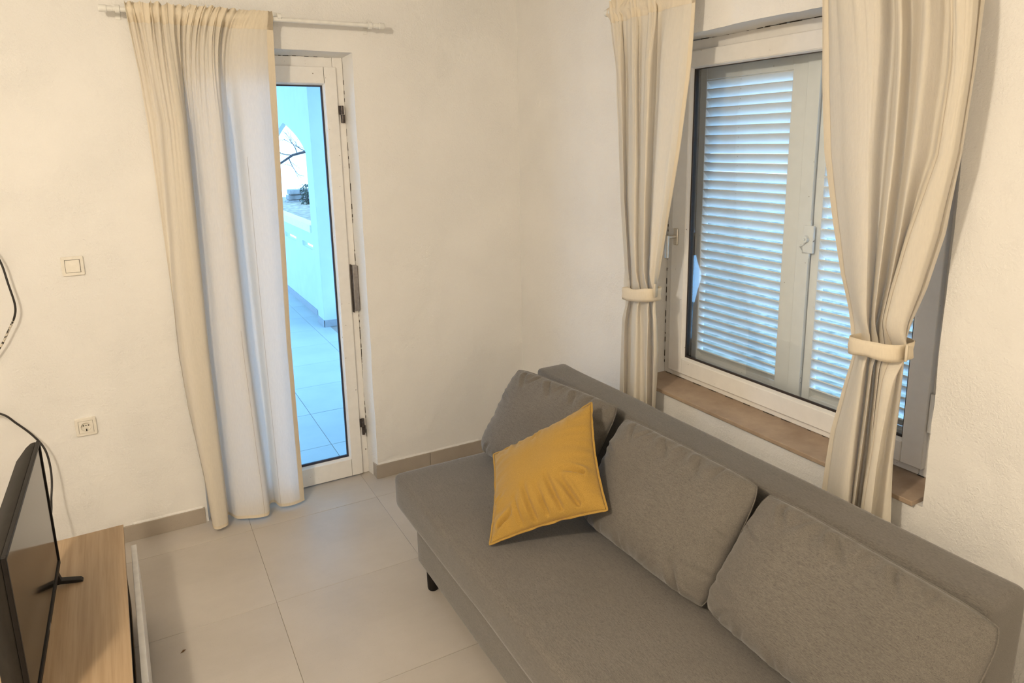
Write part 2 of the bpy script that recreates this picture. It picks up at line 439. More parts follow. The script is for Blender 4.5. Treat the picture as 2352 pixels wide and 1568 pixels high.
hinge(1.857, 1.938)['label'] = 'upper dark metal hinge'; hinge(0.230, 0.320)['label'] = 'lower dark metal hinge'
mb = MB(); mb.box(-0.9445, -0.9175, 0.070, 0.100, 0.912, 1.150)
h = build(mb, 'hinge_cover', M['steel'], door, bevel=0.005, bseg=3); h['label'] = 'long grey metal hinge cover'
mb = MB(); mb.box(-0.9495, -0.9445, 0.078, 0.100, 0.905, 1.154); build(mb, 'hinge_plate', M['darksteel'], door)
# old paint gap between frame and plaster
mb = MB(); z = 0.15
while z < 2.12:
    L = random.uniform(0.006, 0.05)
    if random.random() < 0.75:
        mb.box(-0.9197-random.uniform(0, .0004), -0.9168, 0.0985, 0.1005, z, min(2.13, z+L))
    z += L+random.uniform(0.002, 0.03)
x = -1.30
while x < -0.97:
    L = random.uniform(0.006, 0.03); mb.box(x, x+L, 0.0985, 0.1003, 2.1622, 2.1648); x += L+random.uniform(0.01, 0.05)
for (zz, r) in ((0.135, 0.003),): mb.tube([(-0.930, 0.0985, zz), (-0.930, 0.1005, zz)], r, 8)
build(mb, 'paint_gap', M['crack'], door)['kind'] = 'stuff'

# ------------------------------------------------------------------ window with sash, sill
win = empty('window_1', (0.14, -1.68, 0.72)); struct(win)
build(ring(MB(), 0, 0.150, 0.195, -2.322, -1.047, 0.7165, 2.132, 0.100, 0.058, 0.06, 0.06), 'window_frame', M['paint'], win, bevel=0.003)
sash = build(ring(MB(), 0, 0.130, 0.157, -2.238, -1.093, 0.7445, 2.091, 0.068, 0.082, 0.068, 0.062), 'sash', M['paint'], win, bevel=0.004, bseg=3)
wy0, wy1, wz0, wz1 = -2.170, -1.175, 0.8125, 2.029
build(bead(MB(), 0, 0.133, 0.146, wy0-.002, wy1+.002, wz0-.002, wz1+.002, 0.009), 'glazing_bead', M['paint'], sash)
g = MB(); ring(g, 0, 0.146, 0.152, wy0, wy1, wz0, wz1, 0.011, 0.013, 0.015, 0.010); build(g, 'gasket', M['brown'], sash)
rbox('pane', M['glass'], (0.1522, 0.1558, wy0+.004, wy1-.004, wz0+.004, wz1-.004), sash, bevel=0)
build(ring(MB(), 0, 0.196, 0.249, -2.32, -1.048, 0.72, 2.13, 0.072, 0.064, 0.058, 0.094), 'outer_frame', M['brown'], win)
rbox('window_sill', M['sill'], (-0.020, 0.158, -2.306, -1.042, 0.6995, 0.7155), win, bevel=0.0025)
build(ring(MB(), 0, 0.1572, 0.188, -2.230, -1.100, 0.750, 2.086, 0.055, 0.066, 0.056, 0.050), 'outer_sash', M['brown'], sash)
# handle
mb = MB(); mb.box(0.1215, 0.130, -1.1365, -1.1115, 1.306, 1.378); hd = build(mb, 'handle_plate', M['alu'], win, bevel=0.005, bseg=3)
mb = MB(); mb.tube([(0.1225, -1.124, 1.343), (0.105, -1.124, 1.343), (0.086, -1.124, 1.343), (0.078, -1.124, 1.341)], [.0085, .0080, .0085, .0075], 12)
mb.box(0.071, 0.085, -1.1335, -1.1145, 1.253, 1.352); build(mb, 'handle', M['alu'], win, bevel=0.0035, bseg=2)
mb = MB()
y = -1.06
for k in range(26):
    L = random.uniform(0.01, 0.06); mb.box(0.1485, 0.1503, y-L, y, 0.7150, 0.7164+random.uniform(0, .0016)); y -= L+random.uniform(0.01, 0.09)
    if y < -2.28: break
y = -1.12
while y > -2.0:
    L = random.uniform(0.008, 0.05); mb.box(0.1485, 0.1505, y-L, y, 2.1305, 2.1335); y -= L+random.uniform(0.01, 0.06)
z = 0.76
while z < 1.5:
    L = random.uniform(0.005, 0.03); mb.box(0.1485, 0.1505, -1.0490, -1.0465, z, z+L); z += L+random.uniform(0.01, 0.06)
build(mb, 'paint_gap', M['crack'], win)['kind'] = 'stuff'
mb = MB(); mb.box(0.1495, 0.1535, -2.262, -2.2385, 0.86, 0.868); mb.box(0.134, 0.1495, -2.2515, -2.2395, 0.868, 0.99)
build(mb, 'hinge', M['paint'], win, bevel=0.002)

# ------------------------------------------------------------------ louvred shutters
slat_me = {}
def shutter(y0, y1, sy0, sy1, label, astragal):
    """y0>y1: outer edges; sy0>sy1: louvre field"""
    t = empty('louvred_shutter', (0.268, (y0+y1)/2, 0.74)); tag(t, label, 'shutter', 'louvred shutters outside the window')
    za, zb, lz0, lz1 = 0.742, 2.046, 0.796, 1.986
    for (a, b) in ((y0, sy0), (sy1, y1)):
        rbox('stile', M['shutpaint'], (0.2505, 0.288, b, a, za, zb), t, bevel=0.0025)
    for (a, b) in ((za, lz0), (lz1, zb)):
        rbox('rail', M['shutpaint'], (0.2515, 0.287, sy1, sy0, a, b), t, bevel=0.0025)
    n = 32; pitch = (lz1-lz0)/n; L = sy0-sy1
    key = round(L, 4)
    for k in range(n):
        if key not in slat_me:
            mb = MB(); a = math.radians(47); R = Matrix.Rotation(a, 4, 'Y')
            mb.box(-0.0235, 0.0235, -L/2-.004, L/2+.004, -0.0032, 0.0032, R)
            o = build(mb, 'slat', M['shutpaint'], bevel=0.0018); slat_me[key] = o
        else:
            s = slat_me[key]; o = s.copy(); o.parent = None; o.matrix_parent_inverse = Matrix(); C.objects.link(o)
        o.location = (0.2690+random.uniform(-.0005, .0005), (sy0+sy1)/2, lz0+pitch*(k+0.5)+random.uniform(-.0006, .0006))
        o.rotation_euler = (random.uniform(-.002, .002), random.uniform(-.02, .02), 0)
        attach(o, t)
    if astragal:
        rbox('cover_strip', M['shutpaint'], (0.238, 0.2500, -1.7005, -1.645, 0.752, 2.036), t, bevel=0.003)
        mb = MB(); mb.box(0.2495, 0.2502, -1.6425, -1.6395, za+.004, zb-.004); build(mb, 'joint_line', M['crack'], t)
        # espagnolette: case, rod ends, turning knob and hook
        lk = rbox('shutter_bolt', M['shutpaint'], (0.226, 0.2378, -1.7235, -1.6815, 1.337, 1.437), t, bevel=0.003)
        mb = MB(); mb.tube([(0.2265, -1.697, 1.388), (0.212, -1.697, 1.388)], [.013, .0125], 18); mb.tube([(0.212, -1.697, 1.388), (0.207, -1.697, 1.388)], [.006, .005], 12)
        build(mb, 'knob', M['shutpaint'], lk, smooth=False)
        mb = MB(); mb.tube([(0.222, -1.694, 1.376), (0.221, -1.687, 1.366), (0.221, -1.676, 1.363), (0.222, -1.671, 1.357), (0.222, -1.680, 1.343), (0.222, -1.686, 1.339)], 0.0035, 8)
        build(mb, 'hook', M['shutpaint'], lk, smooth=True)
        mb = MB(); mb.box(0.229, 0.236, -1.7085, -1.6985, 1.437, 1.456).box(0.229, 0.236, -1.7085, -1.6985, 1.318, 1.337).box(0.231, 0.2355, -1.7045, -1.7020, 0.80, 1.318).box(0.231, 0.2355, -1.7045, -1.7020, 1.456, 2.0)
        build(mb, 'bolt_rod', M['shutpaint'], lk)
    return t
shutter(-1.096, -1.6985, -1.145, -1.573, 'left louvred shutter leaf behind the window pane, with cover strip and latch', True)
shutter(-1.7015, -2.262, -1.734, -2.163, 'right louvred shutter leaf partly hidden behind the wide window curtain', False)

# ------------------------------------------------------------------ porch outside the glazed door
PZ = -0.175
pf = struct(rbox('porch_floor', M['grout'], (-3.6, 0.25, 0.281, 9.0, PZ-.12, PZ-.003), bevel=0), 'tiled porch floor outside the glazed door')
tiles(pf, M['ptile'], [-0.918+0.6*i for i in range(-4, 2)], [0.351+0.6*j for j in range(-1, 13)], 0.6, PZ, (-3.3, -0.151, 0.283, 8.4), gap=0.004, name='porch_tile')
# side wall: parapet with two slots, coping, pointed arch above
mb = MB(); X0, X1 = -0.15, -0.09
ya, yb, s0, s1 = 4.45, 6.80, 0.590, 0.652
mb.box(X0, X1, ya, yb, PZ-.1, s0).box(X0, X1, ya, yb, s1, 0.80)
e = [ya, 4.50, 5.02, 5.40, 6.05, yb]
for a, b in ((5.05, 5.40), (6.07, yb)): mb.box(X0, X1, a, b, s0, s1)
par = struct(build(mb, 'porch_parapet', M['porch']), 'white porch parapet with two narrow slots')
rbox('coping', M['coping'], (X0-.035, X1+.035, ya, yb, 0.80, 0.885), par, bevel=0.004)
mb = MB(); N = 14; sp = 1.575; ap = 2.035; ymid = (ya+yb)/2; H = 2.62
prev = None; poly = [(ya, H), (ya, sp)]
for k in range(1, N+1):
    t = k/N; poly.append((ya+(ymid-ya)*t**1.8, sp+(ap-sp)*t**(1.8*0.52)))
poly += [(2*ymid-p[0], p[1]) for p in poly[2:-1][::-1]]+[(yb, sp), (yb, H)]
top = [(p[0], H) for p in poly]
vs = []; fs = []
for p in poly[1:-1]:
    vs += [(X0, p[0], p[1]), (X0, p[0], H), (X1, p[0], p[1]), (X1, p[0], H)]
n = len(poly)-2
for i in range(n-1):
    a = i*4; b = a+4; fs += [(a, b, b+1, a+1), (a+2, a+3, b+3, b+2), (a, a+2, b+2, b)]
mb.add(vs, fs); struct(build(mb, 'porch_arch', M['porch']), 'pointed arch over the porch parapet')
pil = struct(rbox('porch_pillar', M['porch'], (-0.208, 0.16, 3.98, 4.26, PZ-.1, 2.62), bevel=0.006), 'square white porch pillar beside the arch')
struct(rbox('porch_wall_pier', M['porch'], (X0, X1, 4.26, 4.45, PZ-.1, 2.62), bevel=0), 'white porch wall between pillar and arch')
rbox('skirting_tile', M['pskirt'], (-0.214, 0.165, 3.972, 3.982, PZ, PZ+.075), pil, bevel=0.001)
rbox('skirting_tile', M['pskirt'], (-0.216, -0.206, 3.972, 4.26, PZ, PZ+.075), pil, bevel=0.001)
rbox('skirting_tile', M['pskirt'], (X0-.010, X0, 4.50, 6.75, PZ, PZ+.075), par, bevel=0.001)
struct(rbox('porch_end_pillar', M['porch'], (-0.150, -0.09, 6.80, 7.25, PZ-.1, 2.62), bevel=0.006), 'white porch pillar beyond the arch')
struct(rbox('porch_side_wall', M['porch'], (-0.208, 0.16, 0.281, 1.6, PZ-.1, 2.62), bevel=0), 'white porch wall next to the house')
struct(rbox('porch_ceiling', M['porch'], (-3.6, 0.25, 0.281, 9.0, 2.62, 2.75), bevel=0), 'white ceiling over the porch')

# ------------------------------------------------------------------ garden
mb = MB(); nx, ny = 60, 70; vs = []
for j in range(ny+1):
    y = -9+ (j/ny)**1.0*22.6
    for i in range(nx+1):
        x = 0.36+(i/nx)**1.6*16
        z = -0.35+0.90*sm(2.0, 5.5, y)+0.004*max(0, y-6)+0.02*noise.noise(Vector((x*1.3, y*1.3, 0)))+0.025*noise.noise(Vector((x*5, y*5, 3)))
        vs.append((x, y, z))
mb.add(vs, [(j*(nx+1)+i, j*(nx+1)+i+1, (j+1)*(nx+1)+i+1, (j+1)*(nx+1)+i) for j in range(ny) for i in range(nx)])
gd = build(mb, 'garden_ground', M['soil'], smooth=True); struct(gd, 'leaf-strewn garden ground beyond the porch parapet')
sw = empty('stone_wall', (1.6, 12.2, 0.5)); tag(sw, 'low rough stone wall at the back of the garden, seen through the porch arch', 'stone wall')
for r in range(3):
    x = 1.04+0.03*r
    while x < 3.4:
        wd = random.uniform(0.16, 0.30); hh = 0.115
        bm_ = MB(); bm_.box(x+.004, x+wd-.004, 12.0+random.uniform(-.03, .02), 12.3, 0.50+r*hh, 0.50+(r+1)*hh-.006)
        build(bm_, 'stone', M['stone'], sw, bevel=0.018); x += wd
bu = empty('bush', (1.36, 11.3, 0.5)); tag(bu, 'dark scrubby bush in front of the stone wall in the garden', 'bush')
mb = MB(); st = MB()
for k in range(420):
    a = random.uniform(0, 6.28); rr = 0.17*random.random()**.5; h = 0.55+0.42*random.random()
    p = Vector((1.36+rr*math.cos(a), 11.3+rr*math.sin(a), h)); n = Vector((random.gauss(0, 1), random.gauss(0, 1), random.gauss(0, 1))).normalized()
    u = n.orthogonal().normalized()*0.03; v = n.cross(u).normalized()*0.014
    mb.add([p-u, p+v, p+u, p-v], [(0, 1, 2, 3)])
build(mb, 'foliage', M['leaf'], bu, recalc=False)['kind'] = 'stuff'
for k in range(7):
    a = k*0.9; st.tube([(1.36, 11.3, 0.50), (1.36+.07*math.cos(a), 11.3+.1*math.sin(a), 0.7), (1.36+.13*math.cos(a), 11.3+.13*math.sin(a), 0.92)], [.012, .008, .004], 5)
build(st, 'stem', M['bark'], bu)
tr = empty('bare_tree', (-0.6+2.3, 9.6, 0.45)); tag(tr, 'bare leafless tree whose twigs cross the porch arch', 'tree')
tk = MB(); tk.tube([(1.70, 9.6, 0.45), (1.72, 9.58, 1.2), (1.78, 9.55, 2.2), (1.70, 9.5, 3.6)], [.09, .075, .06, .03], 10)
build(tk, 'trunk', M['bark'], tr, smooth=True)
br = MB()
def twig(p, d, L, r, depth):
    pts = [p]; q = Vector(p); dd = Vector(d).normalized()
    for k in range(5):
        dd = (dd+Vector((random.gauss(0, .16), random.gauss(0, .16), random.gauss(0, .16)))).normalized(); q = q+dd*L/5; pts.append(tuple(q))
    br.tube(pts, [r*(1-.15*k) for k in range(6)], 5)
    if depth > 0:
        for k in (1, 2, 3, 4):
            nd = (dd+Vector((random.gauss(0, .7), random.gauss(0, .7), random.gauss(0, .7)))).normalized()
            twig(pts[k], nd, L*.5, r*.5, depth-1)
random.seed(21)
br.tube([(1.74, 9.57, 1.95), (1.3, 9.3, 1.80), (0.85, 9.0, 1.655), (0.62, 9.0, 1.60), (0.41, 9.0, 1.47), (0.1, 9.0, 1.36)], [.035, .030, .024, .021, .018, .010], 7)
for (p, d) in (((0.85, 9, 1.655), (-1, 0, .6)), ((0.7, 9, 1.62), (-.3, 0, 1)), ((0.6, 9, 1.6), (-1, 0, .15)), ((0.55, 9, 1.57), (.3, 0, -1)), ((1.0, 9.1, 1.7), (-.4, 0, 1)), ((1.2, 9.2, 1.78), (-.8, 0, -.5))):
    twig(p, d, 0.42, 0.009, 2)
build(br, 'branch', M['bark'], tr, recalc=False)['kind'] = 'stuff'
random.seed(11)

# ------------------------------------------------------------------ curtains
DOOR_D= [-0.05, -0.045, -0.12, -0.135, -0.12, -0.03, -0.05, -0.09, -0.12, -0.125, -0.03, -0.02, -0.07, -0.09, -0.07]
DOOR_R=[(2.31, [-1.828, -1.781, -1.758, -1.718, -1.678, -1.65, -1.629, -1.602, -1.564, -1.523, -1.488, -1.459, -1.422, -1.355, -1.262]),
(2.2, [-1.818, -1.774, -1.753, -1.715, -1.675, -1.649, -1.629, -1.603, -1.565, -1.522, -1.489, -1.458, -1.422, -1.355, -1.265]),
(2.05, [-1.804, -1.764, -1.745, -1.71, -1.669, -1.648, -1.628, -1.605, -1.566, -1.521, -1.491, -1.457, -1.422, -1.354, -1.269]),
(1.85, [-1.795, -1.75, -1.735, -1.703, -1.661, -1.646, -1.627, -1.608, -1.568, -1.518, -1.494, -1.455, -1.422, -1.353, -1.274]),
(1.6, [-1.789, -1.757, -1.743, -1.708, -1.663, -1.649, -1.63, -1.61, -1.567, -1.516, -1.493, -1.454, -1.422, -1.355, -1.281]),
(1.35, [-1.785, -1.766, -1.753, -1.715, -1.666, -1.653, -1.634, -1.612, -1.567, -1.514, -1.492, -1.453, -1.422, -1.358, -1.288]),
(1.1, [-1.781, -1.776, -1.763, -1.722, -1.669, -1.657, -1.638, -1.614, -1.566, -1.511, -1.491, -1.451, -1.423, -1.361, -1.295]),
(0.85, [-1.784, -1.78, -1.762, -1.72, -1.672, -1.661, -1.642, -1.616, -1.565, -1.509, -1.49, -1.45, -1.423, -1.364, -1.302]),
(0.6, [-1.773, -1.768, -1.754, -1.712, -1.67, -1.659, -1.641, -1.615, -1.56, -1.501, -1.481, -1.447, -1.422, -1.365, -1.303]),
(0.4, [-1.754, -1.753, -1.745, -1.704, -1.668, -1.658, -1.64, -1.615, -1.556, -1.495, -1.474, -1.445, -1.421, -1.366, -1.303]),
(0.25, [-1.742, -1.738, -1.737, -1.701, -1.667, -1.657, -1.64, -1.614, -1.553, -1.49, -1.468, -1.443, -1.42, -1.366, -1.303]),
(0.12, [-1.736, -1.732, -1.732, -1.703, -1.666, -1.656, -1.639, -1.614, -1.55, -1.486, -1.463, -1.442, -1.42, -1.367, -1.303]),
(0.02, [-1.732, -1.73, -1.729, -1.704, -1.667, -1.656, -1.638, -1.614, -1.552, -1.485, -1.463, -1.439, -1.419, -1.367, -1.303])]
WINL_D= [-0.05, -0.09, -0.055, -0.11, -0.08, -0.12, -0.06, -0.1, -0.1, -0.07]
WINL_R=[(2.28, [-0.911, -0.998, -0.993, -1.107, -1.117, -1.228, -1.205, -1.269, -1.36, -1.419]),
(2.15, [-0.918, -1.004, -0.997, -1.113, -1.12, -1.227, -1.203, -1.267, -1.354, -1.409]),
(1.95, [-0.93, -1.015, -1.005, -1.124, -1.124, -1.225, -1.199, -1.263, -1.342, -1.388]),
(1.7, [-0.949, -1.03, -1.01, -1.129, -1.127, -1.219, -1.189, -1.252, -1.314, -1.349]),
(1.5, [-0.966, -1.044, -1.014, -1.131, -1.129, -1.215, -1.181, -1.241, -1.287, -1.307]),
(1.35, [-0.985, -1.06, -1.03, -1.14, -1.133, -1.217, -1.175, -1.233, -1.264, -1.276]),
(1.22, [-1.003, -1.076, -1.046, -1.15, -1.139, -1.22, -1.171, -1.229, -1.249, -1.25]),
(1.17, [-1.014, -1.084, -1.056, -1.157, -1.143, -1.221, -1.177, -1.235, -1.251, -1.236]),
(1.13, [-1.023, -1.089, -1.063, -1.16, -1.147, -1.226, -1.183, -1.24, -1.253, -1.233]),
(1.09, [-1.023, -1.087, -1.059, -1.161, -1.153, -1.235, -1.19, -1.247, -1.26, -1.237]),
(1.04, [-1.013, -1.074, -1.049, -1.159, -1.16, -1.247, -1.196, -1.256, -1.272, -1.247]),
(0.98, [-0.993, -1.063, -1.036, -1.158, -1.164, -1.247, -1.199, -1.262, -1.276, -1.254]),
(0.9, [-0.991, -1.062, -1.037, -1.159, -1.167, -1.247, -1.203, -1.268, -1.28, -1.261]),
(0.8, [-0.989, -1.062, -1.037, -1.159, -1.17, -1.248, -1.207, -1.268, -1.274, -1.255]),
(0.65, [-0.985, -1.061, -1.038, -1.16, -1.173, -1.248, -1.21, -1.268, -1.271, -1.247]),
(0.5, [-0.985, -1.061, -1.038, -1.16, -1.173, -1.248, -1.21, -1.268, -1.271, -1.247])]
WINR_D= [-0.06, -0.1, -0.12, -0.11, -0.06, -0.13, -0.07, -0.125, -0.08, -0.15, -0.16, -0.14, -0.09, -0.09, -0.07]
WINR_R=[(2.28, [-1.907, -1.989, -2.088, -2.153, -2.151, -2.216, -2.206, -2.284, -2.31, -2.356, -2.394, -2.404, -2.383, -2.386, -2.379]),
(2.05, [-1.926, -2.009, -2.1, -2.15, -2.151, -2.218, -2.21, -2.281, -2.31, -2.358, -2.393, -2.401, -2.379, -2.382, -2.375]),
(1.9, [-1.941, -2.025, -2.11, -2.148, -2.151, -2.22, -2.213, -2.278, -2.309, -2.36, -2.392, -2.398, -2.375, -2.378, -2.371]),
(1.7, [-1.966, -2.05, -2.126, -2.15, -2.152, -2.221, -2.214, -2.271, -2.296, -2.348, -2.378, -2.386, -2.365, -2.369, -2.362]),
(1.5, [-2.011, -2.083, -2.15, -2.164, -2.155, -2.217, -2.208, -2.258, -2.25, -2.298, -2.334, -2.356, -2.338, -2.347, -2.344]),
(1.35, [-2.049, -2.111, -2.166, -2.174, -2.156, -2.213, -2.198, -2.244, -2.221, -2.269, -2.305, -2.327, -2.308, -2.316, -2.313]),
(1.25, [-2.084, -2.136, -2.175, -2.18, -2.156, -2.21, -2.185, -2.231, -2.206, -2.254, -2.288, -2.305, -2.282, -2.287, -2.282]),
(1.2, [-2.102, -2.149, -2.18, -2.183, -2.156, -2.211, -2.179, -2.229, -2.201, -2.256, -2.289, -2.302, -2.275, -2.28, -2.274]),
(1.16, [-2.112, -2.154, -2.185, -2.187, -2.159, -2.214, -2.183, -2.232, -2.206, -2.259, -2.291, -2.299, -2.273, -2.28, -2.273]),
(1.12, [-2.113, -2.153, -2.183, -2.187, -2.161, -2.215, -2.184, -2.233, -2.207, -2.26, -2.293, -2.295, -2.269, -2.28, -2.273]),
(1.08, [-2.104, -2.149, -2.181, -2.187, -2.162, -2.216, -2.184, -2.234, -2.209, -2.261, -2.291, -2.291, -2.265, -2.279, -2.272]),
(1.02, [-2.091, -2.141, -2.177, -2.185, -2.161, -2.214, -2.184, -2.233, -2.208, -2.259, -2.286, -2.286, -2.261, -2.278, -2.272]),
(0.95, [-2.078, -2.131, -2.172, -2.182, -2.158, -2.212, -2.183, -2.232, -2.207, -2.257, -2.281, -2.279, -2.256, -2.275, -2.271]),
(0.85, [-2.058, -2.118, -2.167, -2.179, -2.154, -2.208, -2.181, -2.231, -2.202, -2.252, -2.278, -2.27, -2.249, -2.272, -2.27]),
(0.75, [-2.049, -2.114, -2.164, -2.178, -2.15, -2.204, -2.177, -2.231, -2.193, -2.245, -2.277, -2.261, -2.243, -2.271, -2.276]),
(0.65, [-2.042, -2.112, -2.163, -2.178, -2.147, -2.202, -2.174, -2.231, -2.187, -2.243, -2.276, -2.256, -2.238, -2.271, -2.283]),
(0.5, [-2.042, -2.112, -2.163, -2.178, -2.147, -2.202, -2.174, -2.231, -2.187, -2.243, -2.276, -2.256, -2.238, -2.271, -2.283])]
def cr(p0, p1, p2, p3, t):
    return 0.5*((2*p1)+(-p0+p2)*t+(2*p0-5*p1+4*p2-p3)*t*t+(-p0+3*p1-3*p2+p3)*t*t*t)
def spl(a, s):
    n = len(a)-1; i = min(n-1, int(s)); t = s-i
    return cr(a[max(i-1, 0)], a[i], a[i+1], a[min(i+2, n)], t)
def curtain(name, ax, D, rows, topz, fold_full, gather, ngather, seed, tie=None, hemlab=True, flat=0.0, floor_end=False):
    """D: depth of every control point from the wall; rows: (z, horizontal positions). ax 1: wall y=0, ax 0: wall x=0"""
    nu = 300; zs = [r[0] for r in rows]
    nz = 150; z0 = zs[-1]; grid = []
    sgn = 1 if ax == 1 else 1
    for j in range(nz+1):
        v = j/nz; z = topz+(z0-topz)*v
        if z >= zs[0]: h = rows[0][1]
        else:
            k = next(i for i in range(len(zs)-1) if zs[i] >= z >= zs[i+1])
            t = (zs[k]-z)/(zs[k]-zs[k+1])
            A = [rows[max(k-1, 0)][1], rows[k][1], rows[k+1][1], rows[min(k+2, len(zs)-1)][1]]
            h = [A[1][i]*(1-t)+A[2][i]*t for i in range(len(D))]
        open_ = sm(topz-0.05, fold_full, z) if fold_full < topz else 1
        squeeze = 1.0
        if tie:
            squeeze = 1-0.55*math.exp(-((z-tie)/0.05)**2)
        dm = -0.082; row = []
        # monotone positions at the top, folded ones further down
        hl, hr = h[0], h[-1]
        for i in range(nu+1):
            s = i/nu*(len(D)-1)
            hh = spl(h, s); dd = spl(D, s)
            hu = hl+(hr-hl)*i/nu
            ff = 1-math.exp(-max(0, topz-z)/0.10)
            hh = hu*(1-ff)+hh*ff
            d = dm+(dd-dm)*(0.25+0.75*open_)*squeeze
            # gathers under the rod
            u = i/nu
            gw = sm(1-flat+0.03, 1-flat-0.05, u) if flat else 1
            ph = u*ngather*6.283*(1+0.0*u)+2.2*noise.noise(Vector((u*7, seed, 0)))*2
            ga = gather*math.exp(-(topz-z)/0.24)*(0.55+0.9*abs(noise.noise(Vector((u*8, 3, seed+1)))))*(gw*0.95+0.05)
            sh = math.sin(ph+0.8*noise.noise(Vector((u*9, z*3, seed))))
            d += ga*((1-2*abs(sh)**0.7)*0.9+0.5*math.sin(2.3*ph+1))
            hh += 0.5*ga*math.cos(ph*1.0+0.7)*(0.5+0.5*gw)
            # pinch on the rod, ruffle above it
            zr = rodz[name]
            pin = math.exp(-((z-zr)/0.020)**2)
            rodd = dm
            side = -0.014 if True else 0
            d = d*(1-0.75*pin)+(rodd+side-0.004*sh)*0.75*pin
            # small creases
            d += 0.0085*open_*squeeze*noise.noise(Vector((u*12, z*0.8, seed+2)))
            d += 0.0035*noise.noise(Vector((u*9, z*2.6, seed+4)))+0.0012*noise.noise(Vector((u*22, z*7, seed+8)))
            q_ = math.exp(-((z-zr)/0.016)**4)
            d = d*(1-q_)+min(d, dm-0.0128)*q_
            zz = z
            if j < 14:
                zz += 0.010*(1-j/14)*(noise.noise(Vector((u*26, 1, seed)))+0.3*math.sin(ph*1.7))*(0.35+0.65*gw)
            if z < z0+0.06 and floor_end:
                zz += 0.004*noise.noise(Vector((u*6, 5, seed)))
            row.append((hh, d, zz) if ax == 1 else (d, hh, zz))
        grid.append(row)
    vs = [p for r in grid for p in r]; W = nu+1
    fs = [(j*W+i, j*W+i+1, (j+1)*W+i+1, (j+1)*W+i) for j in range(nz) for i in range(nu)]
    mb = MB(); mb.add(vs, fs)
    o = build(mb, 'drape', M['curtain'], smooth=True, recalc=False)
    return o, grid
def off(p, ax, e):
    return (p[0], p[1]-e, p[2]) if ax == 1 else (p[0]-e, p[1], p[2])
def strip(grid, ax, js, is_, mat, name, parent, e=0.0012):
    """a doubled band of cloth lying on both faces of the curtain over rows js and columns is_"""
    mb = MB()
    for s in (e, -e):
        vs = [off(grid[j][i], ax, s) for j in js for i in is_]; W = len(is_)
        mb.add(vs, [(a*W+b, a*W+b+1, (a+1)*W+b+1, (a+1)*W+b) for a in range(len(js)-1) for b in range(W-1)])
    return build(mb, name, mat, parent, smooth=True, recalc=False)
def seam(grid, ax, pts, parent, r=0.0007):
    mb = MB(); mb.tube([off(grid[j][i], ax, 0.0016) for j, i in pts], r, 4); return build(mb, 'seam', M['stitch'], parent)

rodz = {'door': 2.291, 'winl': 2.262, 'winr': 2.262}
# curtain of the glazed door
o, g = curtain('door', 1, DOOR_D, DOOR_R, 2.322, 1.75, 0.017, 19, 3, flat=0.24, floor_end=True)
cd = empty('door_curtain', (-1.53, -0.09, 0.02)); tag(cd, 'long cream curtain hanging to the floor over the left part of the glazed door', 'curtain')
attach(o, cd)
nz, nu = len(g)-1, len(g[0])-1
strip(g, 1, list(range(nz-1, nz+1)), list(range(0, nu+1, 2)), M['hem'], 'bottom_hem', cd)
strip(g, 1, list(range(0, nz+1)), list(range(nu-9, nu+1)), M['hem'], 'side_hem', cd)
strip(g, 1, list(range(0, 6)), list(range(0, nu+1)), M['hem'], 'header', cd)
iu = int(nu*0.862); seam(g, 1, [(j, iu) for j in range(40, nz+1, 2)], cd)
iu = int(nu*0.622); seam(g, 1, [(j, iu) for j in range(90, nz+1, 2)], cd)
# window curtains with their tie-backs
def tieback(root, ax, pts, zc, h, tilt, tail):
    """band looping round the gathered curtain: pts = outline (x, y)"""
    mb = MB(); n = len(pts); top = []; rows = 5
    for i, (x, y) in enumerate(pts):
        q = i/n; dz = tilt*(y-pts[0][1])
        ring_ = []
        for k in range(rows):
            f = k/(rows-1)-0.5; wv = 0.0025*math.sin(y*90+k*2.1)
            ring_.append((x-(0.003*math.cos(f*3.1)) + wv*0.6, y, zc+dz+f*h*(1+0.06*math.sin(y*60))+0.002*math.sin(y*45+1)))
        top.append(ring_)
    vs = [p for r in top for p in r]
    fs = [(i*rows+k, ((i+1) % n)*rows+k, ((i+1) % n)*rows+k+1, i*rows+k+1) for i in range(n) for k in range(rows-1)]
    mb.add(vs, fs); tb = build(mb, 'tieback', M['hem'], root, smooth=True)
    s = tb.modifiers.new('thick', 'SOLIDIFY'); s.thickness = 0.003; s.offset = 1
    tl = MB(); vs = []
    for (x, y, z, hh) in tail:
        vs += [(x, y, z+hh/2), (x, y, z-hh/2)]
    tl.add(vs, [(2*i, 2*i+1, 2*i+3, 2*i+2) for i in range(len(tail)-1)])
    tt = build(tl, 'tie_end', M['hem'], tb, smooth=True); s = tt.modifiers.new('thick', 'SOLIDIFY'); s.thickness = 0.004; s.offset = 0
    return tb
def loop_(y0, y1, xf, xb, n=40):
    pts = []
    for i in range(n):
        a = 2*math.pi*i/n; c, s = math.cos(a), math.sin(a)
        c2 = math.copysign(abs(c)**0.75, c); s2 = math.copysign(abs(s)**0.6, s)
        pts.append(((xf+xb)/2+(xf-xb)/2*s2, (y0+y1)/2+(y1-y0)/2*c2))
    return pts
o, g = curtain('winl', 0, WINL_D, WINL_R, 2.300, 2.0, 0.013, 9, 8, tie=1.135, flat=0.30)
cl = empty('window_curtain', (-0.08, -1.15, 0.5)); tag(cl, 'narrow cream curtain at the left side of the shuttered window, held by a tie-back', 'curtain', 'tied-back window curtains')
attach(o, cl)
strip(g, 0, list(range(0, 8)), list(range(0, nu+1)), M['hem'], 'header', cl)
strip(g, 0, list(range(0, nz+1, 1)), list(range(nu-10, nu+1)), M['hem'], 'side_hem', cl)
